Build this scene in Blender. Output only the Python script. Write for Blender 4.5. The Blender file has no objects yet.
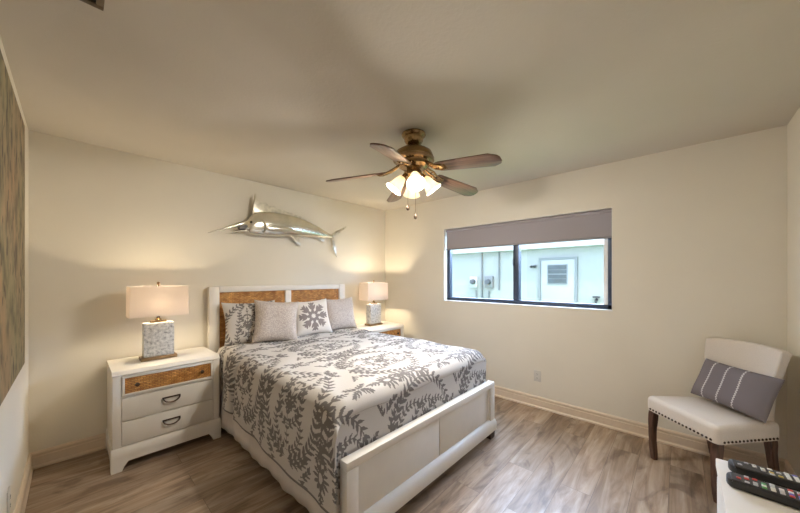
import bpy, bmesh, math, random
import numpy as np
from mathutils import Vector, Matrix

random.seed(7)
rng = np.random.default_rng(7)
C = bpy.context.scene.collection
SC = bpy.context.scene
PI = math.pi
R = math.radians

# ------------------------------------------------------------------ camera, world, exposure
W = 3.58          # right wall
YF = -3.98        # front wall
H = 2.44
cam = bpy.data.cameras.new('camera')
camo = bpy.data.objects.new('camera', cam)
C.objects.link(camo)
camo.location = (0.2157, -3.4363, 1.3806)
camo.rotation_euler = (R(90), 0, -R(47.2117))
cam.sensor_fit = 'HORIZONTAL'
cam.sensor_width = 36
cam.lens = 302.84 / 800 * 36
cam.shift_y = 21.3 / 800
cam.clip_start = 0.02
SC.camera = camo
SC.cycles.use_denoising = True
SC.cycles.max_bounces = 14
SC.cycles.diffuse_bounces = 8
SC.cycles.transparent_max_bounces = 12
SC.cycles.caustics_reflective = False
SC.cycles.caustics_refractive = False
SC.cycles.sample_clamp_indirect = 6
vs = SC.view_settings
vs.view_transform = 'Standard'
vs.look = 'None'
vs.gamma = 1
vs.use_curve_mapping = False
vs.exposure = 0.14

world = bpy.data.worlds.new('World')
SC.world = world
world.use_nodes = True
wn = world.node_tree
wn.nodes.clear()
wo = wn.nodes.new('ShaderNodeOutputWorld')
wb = wn.nodes.new('ShaderNodeBackground')
# pale blue sky, brighter on the side beyond the neighbouring house
wt = wn.nodes.new('ShaderNodeTexCoord')
wsx = wn.nodes.new('ShaderNodeSeparateXYZ')
wmr = wn.nodes.new('ShaderNodeMapRange')
wmr.inputs['From Min'].default_value = 0.0
wmr.inputs['From Max'].default_value = 0.8
wmr.inputs['To Min'].default_value = 5.0
wmr.inputs['To Max'].default_value = 30.0
wn.links.new(wt.outputs['Generated'], wsx.inputs[0])
wn.links.new(wsx.outputs['X'], wmr.inputs['Value'])
wn.links.new(wmr.outputs['Result'], wb.inputs['Strength'])
wb.inputs['Color'].default_value = (0.58, 0.72, 1.0, 1)
wn.links.new(wb.outputs[0], wo.inputs[0])

sun = bpy.data.lights.new('sun', 'SUN')
sun.energy = 4.5
sun.angle = R(2)
sun.color = (1.0, 0.96, 0.88)
suno = bpy.data.objects.new('sun', sun)
C.objects.link(suno)
suno.location = (-4, -3, 8)
suno.rotation_euler = Vector((0.25, 0.38, -0.89)).to_track_quat('-Z', 'Y').to_euler()

FAN_W = 29.0      # watts of each fan bulb
LAMP_W = 38.0      # watts of each table lamp

# ------------------------------------------------------------------ materials
def newmat(name):
    m = bpy.data.materials.new(name)
    m.use_nodes = True
    nt = m.node_tree
    b = nt.nodes['Principled BSDF']
    return m, nt, b

def N(nt, typ, **kw):
    n = nt.nodes.new(typ)
    for k, v in kw.items():
        if k in n.inputs:
            n.inputs[k].default_value = v
        else:
            setattr(n, k, v)
    return n

def L(nt, a, b):
    nt.links.new(a, b)

def coords(nt, scale=(1, 1, 1), rot=(0, 0, 0), kind='Object'):
    tc = N(nt, 'ShaderNodeTexCoord')
    mp = N(nt, 'ShaderNodeMapping')
    mp.inputs['Scale'].default_value = scale
    mp.inputs['Rotation'].default_value = rot
    L(nt, tc.outputs[kind], mp.inputs['Vector'])
    return mp.outputs['Vector']

def ramp(nt, fac, stops):
    r = N(nt, 'ShaderNodeValToRGB')
    el = r.color_ramp.elements
    while len(el) < len(stops):
        el.new(0.5)
    for e, (p, c) in zip(el, stops):
        e.position = p
        e.color = (*c, 1) if len(c) == 3 else c
    L(nt, fac, r.inputs['Fac'])
    return r.outputs['Color']

def bump(nt, b, height, strength=0.2, dist=0.01):
    n = N(nt, 'ShaderNodeBump')
    n.inputs['Strength'].default_value = strength
    n.inputs['Distance'].default_value = dist
    L(nt, height, n.inputs['Height'])
    L(nt, n.outputs['Normal'], b.inputs['Normal'])

def plain(name, col, rough=0.5, metal=0.0, noise=0.04, nscale=30, bmp=0.0, bscale=200, coat=0.0):
    """solid colour with a little procedural variation"""
    m, nt, b = newmat(name)
    v = coords(nt)
    n = N(nt, 'ShaderNodeTexNoise')
    n.inputs['Scale'].default_value = nscale
    n.inputs['Detail'].default_value = 3
    L(nt, v, n.inputs['Vector'])
    lo = tuple(max(0, c * (1 - noise)) for c in col)
    hi = tuple(min(1, c * (1 + noise)) for c in col)
    L(nt, ramp(nt, n.outputs['Fac'], [(0.3, lo), (0.7, hi)]), b.inputs['Base Color'])
    b.inputs['Roughness'].default_value = rough
    b.inputs['Metallic'].default_value = metal
    if coat:
        b.inputs['Coat Weight'].default_value = coat
    if bmp:
        n2 = N(nt, 'ShaderNodeTexNoise')
        n2.inputs['Scale'].default_value = bscale
        n2.inputs['Detail'].default_value = 2
        L(nt, v, n2.inputs['Vector'])
        bump(nt, b, n2.outputs['Fac'], bmp, 0.004)
    return m

M = {}
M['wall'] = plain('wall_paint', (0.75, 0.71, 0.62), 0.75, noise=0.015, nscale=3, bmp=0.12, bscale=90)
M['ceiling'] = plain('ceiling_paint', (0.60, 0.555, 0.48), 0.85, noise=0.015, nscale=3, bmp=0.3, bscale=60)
M['trim'] = plain('baseboard_paint', (0.68, 0.57, 0.45), 0.45, noise=0.02)
M['white'] = plain('white_lacquer', (0.76, 0.73, 0.68), 0.38, noise=0.02, nscale=8, bmp=0.03, bscale=60)
M['white_panel'] = plain('white_lacquer_panel', (0.74, 0.715, 0.67), 0.42, noise=0.02, nscale=8)
M['reveal'] = plain('reveal_paint', (0.80, 0.79, 0.76), 0.6, noise=0.01)
M['bronze'] = plain('dark_bronze', (0.085, 0.055, 0.04), 0.38, 0.75, noise=0.2)
M['brass'] = plain('antique_brass', (0.30, 0.195, 0.09), 0.24, 0.9, noise=0.2, nscale=12)
M['brass_dark'] = plain('aged_brass', (0.33, 0.22, 0.12), 0.42, 0.85, noise=0.25, nscale=12)
M['frame_dark'] = plain('bronze_window_frame', (0.045, 0.06, 0.095), 0.4, 0.3, noise=0.1)
M['shade_fabric'] = plain('roller_shade_fabric', (0.335, 0.31, 0.335), 0.85, noise=0.03, nscale=400, bmp=0.1, bscale=600)
M['shade_bar'] = plain('roller_shade_bar', (0.25, 0.235, 0.25), 0.5, noise=0.03)
M['sheet'] = plain('white_sheet', (0.70, 0.66, 0.61), 0.9, noise=0.03, nscale=10, bmp=0.25, bscale=25)
M['skirt'] = plain('bed_skirt_cloth', (0.66, 0.615, 0.59), 0.9, noise=0.04, nscale=15, bmp=0.15, bscale=40)
M['silver'] = plain('polished_silver', (0.74, 0.72, 0.64), 0.2, 1.0, noise=0.12, nscale=9, bmp=0.12, bscale=35)
M['silver_fin'] = plain('silver_fin', (0.66, 0.63, 0.54), 0.3, 1.0, noise=0.2, nscale=25, bmp=0.2, bscale=60)
M['mouth_dark'] = plain('dark_mouth', (0.02, 0.018, 0.015), 0.4, 0.3)
M['plastic_white'] = plain('outlet_plastic', (0.62, 0.60, 0.56), 0.4, noise=0.01)
M['slot'] = plain('outlet_slot', (0.02, 0.02, 0.02), 0.6)
M['vent'] = plain('brown_vent_metal', (0.14, 0.10, 0.065), 0.5, 0.4, noise=0.2)
M['upholstery'] = plain('cream_linen', (0.68, 0.625, 0.57), 0.9, noise=0.05, nscale=250, bmp=0.25, bscale=500)
M['nail'] = plain('nailhead_bronze', (0.07, 0.05, 0.04), 0.35, 0.8)
M['remote'] = plain('black_remote_plastic', (0.018, 0.018, 0.02), 0.35, noise=0.1)
M['remote_face'] = plain('charcoal_remote_face', (0.035, 0.035, 0.04), 0.45, noise=0.1)
M['bulb'] = None
M['meter'] = plain('grey_meter', (0.17, 0.175, 0.175), 0.5, 0.2)
M['meter_dark'] = plain('meter_dial', (0.07, 0.075, 0.08), 0.3)
M['stucco'] = plain('white_stucco', (0.35, 0.35, 0.325), 0.9, noise=0.02, nscale=6, bmp=0.3, bscale=80)
M['ext_door'] = plain('white_painted_door', (0.36, 0.36, 0.34), 0.5, noise=0.01)
M['ext_trim'] = plain('grey_door_trim', (0.20, 0.21, 0.21), 0.6, noise=0.03)
M['ext_soffit'] = plain('pale_fascia', (0.42, 0.42, 0.40), 0.7, noise=0.01)
M['louver'] = plain('blue_grey_louver_glass', (0.045, 0.06, 0.065), 0.2, 0.0, noise=0.3, nscale=6)
M['dark_metal'] = plain('dark_outdoor_metal', (0.06, 0.06, 0.06), 0.5, 0.5)

def btn(name, col):
    M[name] = plain(name, col, 0.45, noise=0.03)
btn('button_grey', (0.55, 0.56, 0.58)); btn('button_red', (0.55, 0.06, 0.05)); btn('button_green', (0.12, 0.40, 0.14))
btn('button_yellow', (0.65, 0.48, 0.10)); btn('button_blue', (0.14, 0.13, 0.50)); btn('button_white', (0.78, 0.78, 0.76))

def make_floor_mat():
    m, nt, b = newmat('wood_look_planks')
    v = coords(nt)
    br = N(nt, 'ShaderNodeTexBrick')
    br.offset = 0.37
    br.inputs['Scale'].default_value = 1.0
    br.inputs['Brick Width'].default_value = 1.22
    br.inputs['Row Height'].default_value = 0.178
    br.inputs['Mortar Size'].default_value = 0.0012
    br.inputs['Mortar Smooth'].default_value = 0.2
    br.inputs['Color1'].default_value = (0, 0, 0, 1)
    br.inputs['Color2'].default_value = (1, 1, 1, 1)
    br.inputs['Mortar'].default_value = (0.5, 0.5, 0.5, 1)
    L(nt, v, br.inputs['Vector'])
    # long grain, offset per plank
    add = N(nt, 'ShaderNodeVectorMath', operation='MULTIPLY_ADD')
    add.inputs[1].default_value = (7.3, 3.1, 5.7)
    L(nt, br.outputs['Color'], add.inputs[0])
    L(nt, v, add.inputs[2])
    mp = N(nt, 'ShaderNodeMapping')
    mp.inputs['Scale'].default_value = (1.6, 16, 1)
    L(nt, add.outputs[0], mp.inputs['Vector'])
    g = N(nt, 'ShaderNodeTexNoise')
    g.inputs['Scale'].default_value = 1.0
    g.inputs['Detail'].default_value = 8
    g.inputs['Roughness'].default_value = 0.62
    g.inputs['Distortion'].default_value = 0.8
    L(nt, mp.outputs[0], g.inputs['Vector'])
    mp2 = N(nt, 'ShaderNodeMapping')
    mp2.inputs['Scale'].default_value = (2.2, 5.5, 1)
    L(nt, add.outputs[0], mp2.inputs['Vector'])
    k = N(nt, 'ShaderNodeTexNoise')
    k.inputs['Scale'].default_value = 1.0
    k.inputs['Detail'].default_value = 5
    k.inputs['Distortion'].default_value = 1.6
    L(nt, mp2.outputs[0], k.inputs['Vector'])
    base = ramp(nt, g.outputs['Fac'], [(0.28, (0.135, 0.085, 0.052)), (0.44, (0.265, 0.188, 0.128)), (0.60, (0.375, 0.295, 0.225)), (0.75, (0.49, 0.41, 0.335))])
    tone = ramp(nt, br.outputs['Color'], [(0.0, (0.80, 0.79, 0.78)), (1.0, (1.10, 1.09, 1.08))])
    mx = N(nt, 'ShaderNodeMix', data_type='RGBA', blend_type='MULTIPLY')
    mx.inputs[0].default_value = 1
    L(nt, base, mx.inputs[6]); L(nt, tone, mx.inputs[7])
    blot = ramp(nt, k.outputs['Fac'], [(0.34, (0.58, 0.53, 0.50)), (0.47, (1, 1, 1)), (0.68, (1.14, 1.13, 1.13))])
    mx2 = N(nt, 'ShaderNodeMix', data_type='RGBA', blend_type='MULTIPLY')
    mx2.inputs[0].default_value = 1
    L(nt, mx.outputs[2], mx2.inputs[6]); L(nt, blot, mx2.inputs[7])
    mx3 = N(nt, 'ShaderNodeMix', data_type='RGBA')
    mx3.inputs[7].default_value = (0.11, 0.075, 0.05, 1)
    L(nt, br.outputs['Fac'], mx3.inputs[0]); L(nt, mx2.outputs[2], mx3.inputs[6])
    L(nt, mx3.outputs[2], b.inputs['Base Color'])
    L(nt, ramp(nt, g.outputs['Fac'], [(0.3, (0.46,) * 3), (0.7, (0.37,) * 3)]), b.inputs['Roughness'])
    b.inputs['Specular IOR Level'].default_value = 0.75
    bump(nt, b, g.outputs['Fac'], 0.08, 0.003)
    return m
M['floor'] = make_floor_mat()

def make_rattan():
    m, nt, b = newmat('woven_rattan')
    v = coords(nt)
    br = N(nt, 'ShaderNodeTexBrick')
    br.offset = 0.5
    br.inputs['Scale'].default_value = 1.0
    br.inputs['Brick Width'].default_value = 0.034
    br.inputs['Row Height'].default_value = 0.0125
    br.inputs['Mortar Size'].default_value = 0.0016
    br.inputs['Mortar Smooth'].default_value = 0.6
    br.inputs['Color1'].default_value = (0.50, 0.215, 0.05, 1)
    br.inputs['Color2'].default_value = (0.74, 0.40, 0.12, 1)
    br.inputs['Mortar'].default_value = (0.20, 0.07, 0.02, 1)
    mp = N(nt, 'ShaderNodeMapping')
    mp.inputs['Rotation'].default_value = (R(90), 0, 0)
    tc = N(nt, 'ShaderNodeTexCoord')
    L(nt, tc.outputs['Object'], mp.inputs['Vector'])
    L(nt, mp.outputs[0], br.inputs['Vector'])
    n = N(nt, 'ShaderNodeTexNoise')
    n.inputs['Scale'].default_value = 14
    n.inputs['Detail'].default_value = 4
    L(nt, v, n.inputs['Vector'])
    t = ramp(nt, n.outputs['Fac'], [(0.3, (0.62, 0.55, 0.5)), (0.7, (1.2, 1.2, 1.2))])
    mx = N(nt, 'ShaderNodeMix', data_type='RGBA', blend_type='MULTIPLY')
    mx.inputs[0].default_value = 1
    L(nt, br.outputs['Color'], mx.inputs[6]); L(nt, t, mx.inputs[7])
    L(nt, mx.outputs[2], b.inputs['Base Color'])
    b.inputs['Roughness'].default_value = 0.5
    inv = N(nt, 'ShaderNodeMath', operation='SUBTRACT')
    inv.inputs[0].default_value = 1
    L(nt, br.outputs['Fac'], inv.inputs[1])
    bump(nt, b, inv.outputs[0], 0.8, 0.006)
    return m
M['rattan'] = make_rattan()

def make_wood(name, dark, light, scale=(3, 40, 40), rough=0.4):
    m, nt, b = newmat(name)
    v = coords(nt, scale)
    n = N(nt, 'ShaderNodeTexNoise')
    n.inputs['Scale'].default_value = 1
    n.inputs['Detail'].default_value = 6
    n.inputs['Distortion'].default_value = 1.0
    L(nt, v, n.inputs['Vector'])
    L(nt, ramp(nt, n.outputs['Fac'], [(0.35, dark), (0.65, light)]), b.inputs['Base Color'])
    b.inputs['Roughness'].default_value = rough
    return m
M['blade'] = make_wood('fan_blade_wood', (0.06, 0.030, 0.018), (0.20, 0.115, 0.072), (4, 60, 60), 0.35)
M['chair_leg'] = make_wood('dark_leg_wood', (0.045, 0.022, 0.015), (0.125, 0.065, 0.045), (60, 60, 6), 0.35)

def make_pattern_fabric(name, light, dark, nscale=900, rough=0.92, bmp=0.25):
    m, nt, b = newmat(name)
    a = N(nt, 'ShaderNodeAttribute', attribute_name='pattern')
    v = coords(nt)
    n = N(nt, 'ShaderNodeTexNoise')
    n.inputs['Scale'].default_value = nscale
    n.inputs['Detail'].default_value = 2
    L(nt, v, n.inputs['Vector'])
    sub = N(nt, 'ShaderNodeMath', operation='MULTIPLY_ADD')
    sub.inputs[1].default_value = 0.5
    L(nt, n.outputs['Fac'], sub.inputs[0]); 
    sub2 = N(nt, 'ShaderNodeMath', operation='SUBTRACT')
    sub2.inputs[1].default_value = 0.25
    L(nt, sub.outputs[0], sub2.inputs[0])
    L(nt, a.outputs['Fac'], sub.inputs[2])
    L(nt, ramp(nt, sub2.outputs[0], [(0.25, light), (0.75, dark)]), b.inputs['Base Color'])
    b.inputs['Roughness'].default_value = rough
    b.inputs['Specular IOR Level'].default_value = 0.15
    bump(nt, b, sub2.outputs[0], bmp, 0.003)
    return m
M['damask'] = make_pattern_fabric('damask_cloth', (0.575, 0.55, 0.525), (0.185, 0.172, 0.168))
M['medallion'] = make_pattern_fabric('medallion_cloth', (0.74, 0.70, 0.65), (0.26, 0.225, 0.215))
M['grey_stripe'] = make_pattern_fabric('grey_striped_cloth', (0.185, 0.165, 0.175), (0.62, 0.60, 0.60))

def make_nubby(name, c1, c2):
    m, nt, b = newmat(name)
    v = coords(nt)
    vo = N(nt, 'ShaderNodeTexVoronoi')
    vo.inputs['Scale'].default_value = 85
    L(nt, v, vo.inputs['Vector'])
    L(nt, ramp(nt, vo.outputs['Distance'], [(0.1, c1), (0.7, c2)]), b.inputs['Base Color'])
    b.inputs['Roughness'].default_value = 0.95
    bump(nt, b, vo.outputs['Distance'], 0.4, 0.006)
    return m
M['nubby'] = make_nubby('nubby_beige_cloth', (0.66, 0.60, 0.55), (0.46, 0.40, 0.365))

def make_shell_stone():
    m, nt, b = newmat('mottled_shell_stone')
    v = coords(nt)
    vo = N(nt, 'ShaderNodeTexVoronoi')
    vo.inputs['Scale'].default_value = 75
    L(nt, v, vo.inputs['Vector'])
    n = N(nt, 'ShaderNodeTexNoise')
    n.inputs['Scale'].default_value = 45
    n.inputs['Detail'].default_value = 5
    L(nt, v, n.inputs['Vector'])
    c = ramp(nt, n.outputs['Fac'], [(0.30, (0.24, 0.24, 0.24)), (0.42, (0.52, 0.52, 0.51)), (0.62, (0.74, 0.73, 0.71))])
    mx = N(nt, 'ShaderNodeMix', data_type='RGBA', blend_type='MULTIPLY')
    mx.inputs[0].default_value = 0.45
    L(nt, c, mx.inputs[6]); L(nt, ramp(nt, vo.outputs['Distance'], [(0.1, (0.62, 0.63, 0.63)), (0.55, (1, 1, 1))]), mx.inputs[7])
    L(nt, mx.outputs[2], b.inputs['Base Color'])
    b.inputs['Roughness'].default_value = 0.35
    return m
M['shell'] = make_shell_stone()

def make_translucent(name, col, t=0.5, emis=None, es=0.0):
    m, nt, b = newmat(name)
    out = nt.nodes['Material Output']
    v = coords(nt)
    n = N(nt, 'ShaderNodeTexNoise')
    n.inputs['Scale'].default_value = 300
    L(nt, v, n.inputs['Vector'])
    cc = ramp(nt, n.outputs['Fac'], [(0.3, tuple(c * .97 for c in col)), (0.7, col)])
    d = N(nt, 'ShaderNodeBsdfDiffuse')
    tr = N(nt, 'ShaderNodeBsdfTranslucent')
    L(nt, cc, d.inputs['Color']); L(nt, cc, tr.inputs['Color'])
    mx = N(nt, 'ShaderNodeMixShader')
    mx.inputs[0].default_value = t
    L(nt, d.outputs[0], mx.inputs[1]); L(nt, tr.outputs[0], mx.inputs[2])
    last = mx.outputs[0]
    if emis:
        e = N(nt, 'ShaderNodeEmission')
        e.inputs['Color'].default_value = (*emis, 1)
        e.inputs['Strength'].default_value = es
        ad = N(nt, 'ShaderNodeAddShader')
        L(nt, last, ad.inputs[0]); L(nt, e.outputs[0], ad.inputs[1])
        last = ad.outputs[0]
    L(nt, last, out.inputs['Surface'])
    return m
M['lampshade'] = make_translucent('white_linen_shade', (0.84, 0.78, 0.73), 0.48)
M['fan_glass'] = make_translucent('frosted_fan_glass', (0.80, 0.73, 0.62), 0.5)
M['bulb'] = make_translucent('warm_bulb', (0.9, 0.9, 0.9), 0.5, (1.0, 0.8, 0.55), 6.0)

def make_glass():
    m, nt, b = newmat('window_glass')
    out = nt.nodes['Material Output']
    v = coords(nt)
    n = N(nt, 'ShaderNodeTexNoise')
    n.inputs['Scale'].default_value = 2
    L(nt, v, n.inputs['Vector'])
    t = N(nt, 'ShaderNodeBsdfTransparent')
    L(nt, ramp(nt, n.outputs['Fac'], [(0.3, (0.93, 0.97, 0.98)), (0.7, (0.95, 0.98, 0.99))]), t.inputs['Color'])
    g = N(nt, 'ShaderNodeBsdfGlossy')
    g.inputs['Roughness'].default_value = 0.02
    mx = N(nt, 'ShaderNodeMixShader')
    mx.inputs[0].default_value = 0.05
    L(nt, t.outputs[0], mx.inputs[1]); L(nt, g.outputs[0], mx.inputs[2])
    L(nt, mx.outputs[0], out.inputs['Surface'])
    return m
M['glass'] = make_glass()

def make_canvas():
    m, nt, b = newmat('painted_canvas')
    v = coords(nt, (1, 7, 5))
    n = N(nt, 'ShaderNodeTexNoise')
    n.inputs['Scale'].default_value = 1.6
    n.inputs['Detail'].default_value = 5
    L(nt, v, n.inputs['Vector'])
    c = ramp(nt, n.outputs['Fac'], [(0.30, (0.085, 0.075, 0.045)), (0.42, (0.19, 0.155, 0.095)), (0.52, (0.27, 0.225, 0.14)), (0.62, (0.32, 0.25, 0.155)), (0.75, (0.38, 0.275, 0.16))])
    v2 = coords(nt, (1, 1.4, 1.0))
    n2 = N(nt, 'ShaderNodeTexNoise')
    n2.inputs['Scale'].default_value = 2.4
    L(nt, v2, n2.inputs['Vector'])
    c2 = ramp(nt, n2.outputs['Fac'], [(0.35, (0.93, 0.97, 0.86)), (0.5, (1, 0.96, 0.90)), (0.65, (1.05, 0.90, 0.82))])
    mx = N(nt, 'ShaderNodeMix', data_type='RGBA', blend_type='MULTIPLY')
    mx.inputs[0].default_value = 1
    L(nt, c, mx.inputs[6]); L(nt, c2, mx.inputs[7])
    v3 = coords(nt, (1, 20, 9))
    n3 = N(nt, 'ShaderNodeTexNoise')
    n3.inputs['Scale'].default_value = 1.3
    n3.inputs['Detail'].default_value = 1
    L(nt, v3, n3.inputs['Vector'])
    c3 = ramp(nt, n3.outputs['Fac'], [(0.34, (0.32, 0.30, 0.28)), (0.39, (1, 1, 1))])
    mx2 = N(nt, 'ShaderNodeMix', data_type='RGBA', blend_type='MULTIPLY')
    mx2.inputs[0].default_value = 1
    L(nt, mx.outputs[2], mx2.inputs[6]); L(nt, c3, mx2.inputs[7])
    L(nt, mx2.outputs[2], b.inputs['Base Color'])
    b.inputs['Roughness'].default_value = 0.7
    return m
M['canvas'] = make_canvas()

def make_grass():
    m, nt, b = newmat('lawn')
    v = coords(nt)
    n = N(nt, 'ShaderNodeTexNoise')
    n.inputs['Scale'].default_value = 12
    n.inputs['Detail'].default_value = 6
    L(nt, v, n.inputs['Vector'])
    L(nt, ramp(nt, n.outputs['Fac'], [(0.3, (0.10, 0.19, 0.04)), (0.7, (0.24, 0.36, 0.10))]), b.inputs['Base Color'])
    b.inputs['Roughness'].default_value = 0.95
    return m
M['grass'] = make_grass()

# ------------------------------------------------------------------ mesh helpers
def obj(name, bm, mat, parent=None, smooth=True, angle=35, loc=None, rot=None):
    me = bpy.data.meshes.new(name)
    bmesh.ops.recalc_face_normals(bm, faces=bm.faces[:]) if len(bm.faces) else None
    bm.to_mesh(me)
    bm.free()
    if smooth and len(me.polygons):
        me.polygons.foreach_set('use_smooth', [True] * len(me.polygons))
        me.set_sharp_from_angle(angle=R(angle))
    me.materials.append(M[mat] if isinstance(mat, str) else mat)
    o = bpy.data.objects.new(name, me)
    C.objects.link(o)
    if parent:
        o.parent = parent
    if loc is not None:
        o.location = loc
    if rot is not None:
        o.rotation_euler = rot
    return o

def thing(name, label, cat, loc=(0, 0, 0), rot=(0, 0, 0), group=None):
    o = bpy.data.objects.new(name, None)
    o.empty_display_size = 0.1
    C.objects.link(o)
    o.location = loc
    o.rotation_euler = rot
    return tag(o, label, cat, group)

def tag(o, label, cat, group=None):
    o['label'] = label
    o['category'] = cat
    if group:
        o['group'] = group
    return o

def struct(o, label=None, cat=None):
    o['kind'] = 'structure'
    if label:
        o['label'] = label
    if cat:
        o['category'] = cat
    return o

def new():
    return bmesh.new()

def box(bm, x0, x1, y0, y1, z0, z1, bev=0.0, seg=2, mtx=None):
    vs_ = [bm.verts.new(p) for p in ((x0, y0, z0), (x1, y0, z0), (x1, y1, z0), (x0, y1, z0), (x0, y0, z1), (x1, y0, z1), (x1, y1, z1), (x0, y1, z1))]
    fs = [bm.faces.new([vs_[i] for i in f]) for f in ((3, 2, 1, 0), (4, 5, 6, 7), (0, 1, 5, 4), (1, 2, 6, 5), (2, 3, 7, 6), (3, 0, 4, 7))]
    if bev:
        es = list({e for f in fs for e in f.edges})
        r = bmesh.ops.bevel(bm, geom=es, offset=bev, segments=seg, affect='EDGES', profile=0.5)
        if mtx:
            bmesh.ops.transform(bm, matrix=mtx, verts=list({v for f in r['faces'] for v in f.verts} | {v for v in vs_ if v.is_valid}))
    elif mtx:
        bmesh.ops.transform(bm, matrix=mtx, verts=vs_)
    return bm

def cbox(cx, cy, cz, sx, sy, sz, bev=0.0, seg=2):
    return box(new(), cx - sx / 2, cx + sx / 2, cy - sy / 2, cy + sy / 2, cz - sz / 2, cz + sz / 2, bev, seg)

def lathe(bm, prof, n=32, center=(0, 0, 0), mtx=None, cap=True):
    """prof: list of (r, z)"""
    rings = []
    for r, z in prof:
        ring = []
        for k in range(n):
            a = 2 * PI * k / n
            p = Vector((r * math.cos(a), r * math.sin(a), z))
            if mtx:
                p = mtx @ p
            ring.append(bm.verts.new(p + Vector(center)))
        rings.append(ring)
    for a, b in zip(rings, rings[1:]):
        for k in range(n):
            bm.faces.new((a[k], a[(k + 1) % n], b[(k + 1) % n], b[k]))
    if cap:
        if prof[0][0] > 1e-6:
            bm.faces.new(rings[0][::-1])
        if prof[-1][0] > 1e-6:
            bm.faces.new(rings[-1])
    return bm

def tube(bm, pts, rad, n=10, cap=True):
    pts = [Vector(p) for p in pts]
    rads = rad if isinstance(rad, (list, tuple)) else [rad] * len(pts)
    rings = []
    up = Vector((0, 0, 1))
    prev = None
    for i, p in enumerate(pts):
        t = (pts[min(i + 1, len(pts) - 1)] - pts[max(i - 1, 0)]).normalized()
        if prev is None:
            a = t.cross(up)
            if a.length < 1e-3:
                a = t.cross(Vector((1, 0, 0)))
            a.normalize()
        else:
            a = prev - t * prev.dot(t)
            a.normalize()
        prev = a
        b = t.cross(a)
        rings.append([bm.verts.new(p + (a * math.cos(2 * PI * k / n) + b * math.sin(2 * PI * k / n)) * rads[i]) for k in range(n)])
    for a, b in zip(rings, rings[1:]):
        for k in range(n):
            bm.faces.new((a[k], a[(k + 1) % n], b[(k + 1) % n], b[k]))
    if cap:
        bm.faces.new(rings[0][::-1])
        bm.faces.new(rings[-1])
    return bm

def prism(bm, outline, axis, a, b, bev=0.0):
    """extrude a 2D outline along an axis from a to b"""
    def P(u, v, w):
        return {'X': (w, u, v), 'Y': (u, w, v), 'Z': (u, v, w)}[axis]
    lo = [bm.verts.new(P(u, v, a)) for u, v in outline]
    hi = [bm.verts.new(P(u, v, b)) for u, v in outline]
    n = len(outline)
    fs = [bm.faces.new(lo[::-1]), bm.faces.new(hi)]
    for k in range(n):
        fs.append(bm.faces.new((lo[k], lo[(k + 1) % n], hi[(k + 1) % n], hi[k])))
    if bev:
        es = list({e for f in fs for e in f.edges})
        bmesh.ops.bevel(bm, geom=es, offset=bev, segments=2, affect='EDGES', profile=0.5)
    return bm

def copy_tree(o, parent=None):
    c = o.copy()
    C.objects.link(c)
    if parent:
        c.parent = parent
    for ch in list(o.children):
        copy_tree(ch, c)
    return c

def light(name, loc, power, col, rad, parent=None):
    l = bpy.data.lights.new(name, 'POINT')
    l.energy = power
    l.color = col
    l.shadow_soft_size = rad
    o = bpy.data.objects.new(name, l)
    C.objects.link(o)
    o.location = loc
    if parent:
        o.parent = parent
    return o

# ------------------------------------------------------------------ room shell
T = 0.2
struct(obj('floor', box(new(), -T, W + T, YF - T, T, -0.12, 0), 'floor'))
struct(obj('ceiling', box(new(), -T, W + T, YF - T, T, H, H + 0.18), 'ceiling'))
struct(obj('wall_left', box(new(), -T, 0, YF - T, T, 0, H), 'wall'))
struct(obj('wall_back', box(new(), 0, W, 0, T, 0, H), 'wall'))
struct(obj('wall_front', box(new(), 0, W, YF - T, YF, 0, H), 'wall'))
WY0, WY1, WZ0, WZ1 = -2.978, -1.122, 1.074, 2.028
bm = new()
box(bm, W, W + T, YF - T, WY0, 0, H)
box(bm, W, W + T, WY1, T, 0, H)
box(bm, W, W + T, WY0, WY1, 0, WZ0)
box(bm, W, W + T, WY0, WY1, WZ1, H)
struct(obj('wall_right', bm, 'wall'))
bm = new()                                             # painted lining of the window recess
e = 0.004
box(bm, W - 0.002, W + 0.09, WY1 - e, WY1 + 0.001, WZ0, WZ1)
box(bm, W - 0.002, W + 0.09, WY0 - 0.001, WY0 + e, WZ0, WZ1)
box(bm, W - 0.002, W + 0.09, WY0, WY1, WZ1 - e, WZ1 + 0.001)
box(bm, W - 0.006, W + 0.09, WY0 - 0.004, WY1 + 0.004, WZ0 - 0.001, WZ0 + 0.008)
struct(obj('trim_1', bm, 'reveal'))

BP = [(0, 0), (0.024, 0), (0.024, 0.012), (0.018, 0.020), (0.015, 0.024), (0.015, 0.082), (0.011, 0.086), (0.011, 0.096), (0.015, 0.100), (0.013, 0.110), (0.005, 0.120), (0, 0.120)]
bl = new(); prism(bl, [(a, b) for a, b in BP], 'Y', YF, 0)
struct(obj('baseboard_left', bl, 'trim', angle=20))
bb = new(); prism(bb, [(-a, b) for a, b in BP], 'X', 0, W)
struct(obj('baseboard_back', bb, 'trim', angle=20))
br_ = new(); prism(br_, [(W - a, b) for a, b in BP], 'Y', YF, 0)
struct(obj('baseboard_right', br_, 'trim', angle=20))
bf = new(); prism(bf, [(YF + a, b) for a, b in BP], 'X', 0, W)
struct(obj('baseboard_front', bf, 'trim', angle=20))

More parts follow.
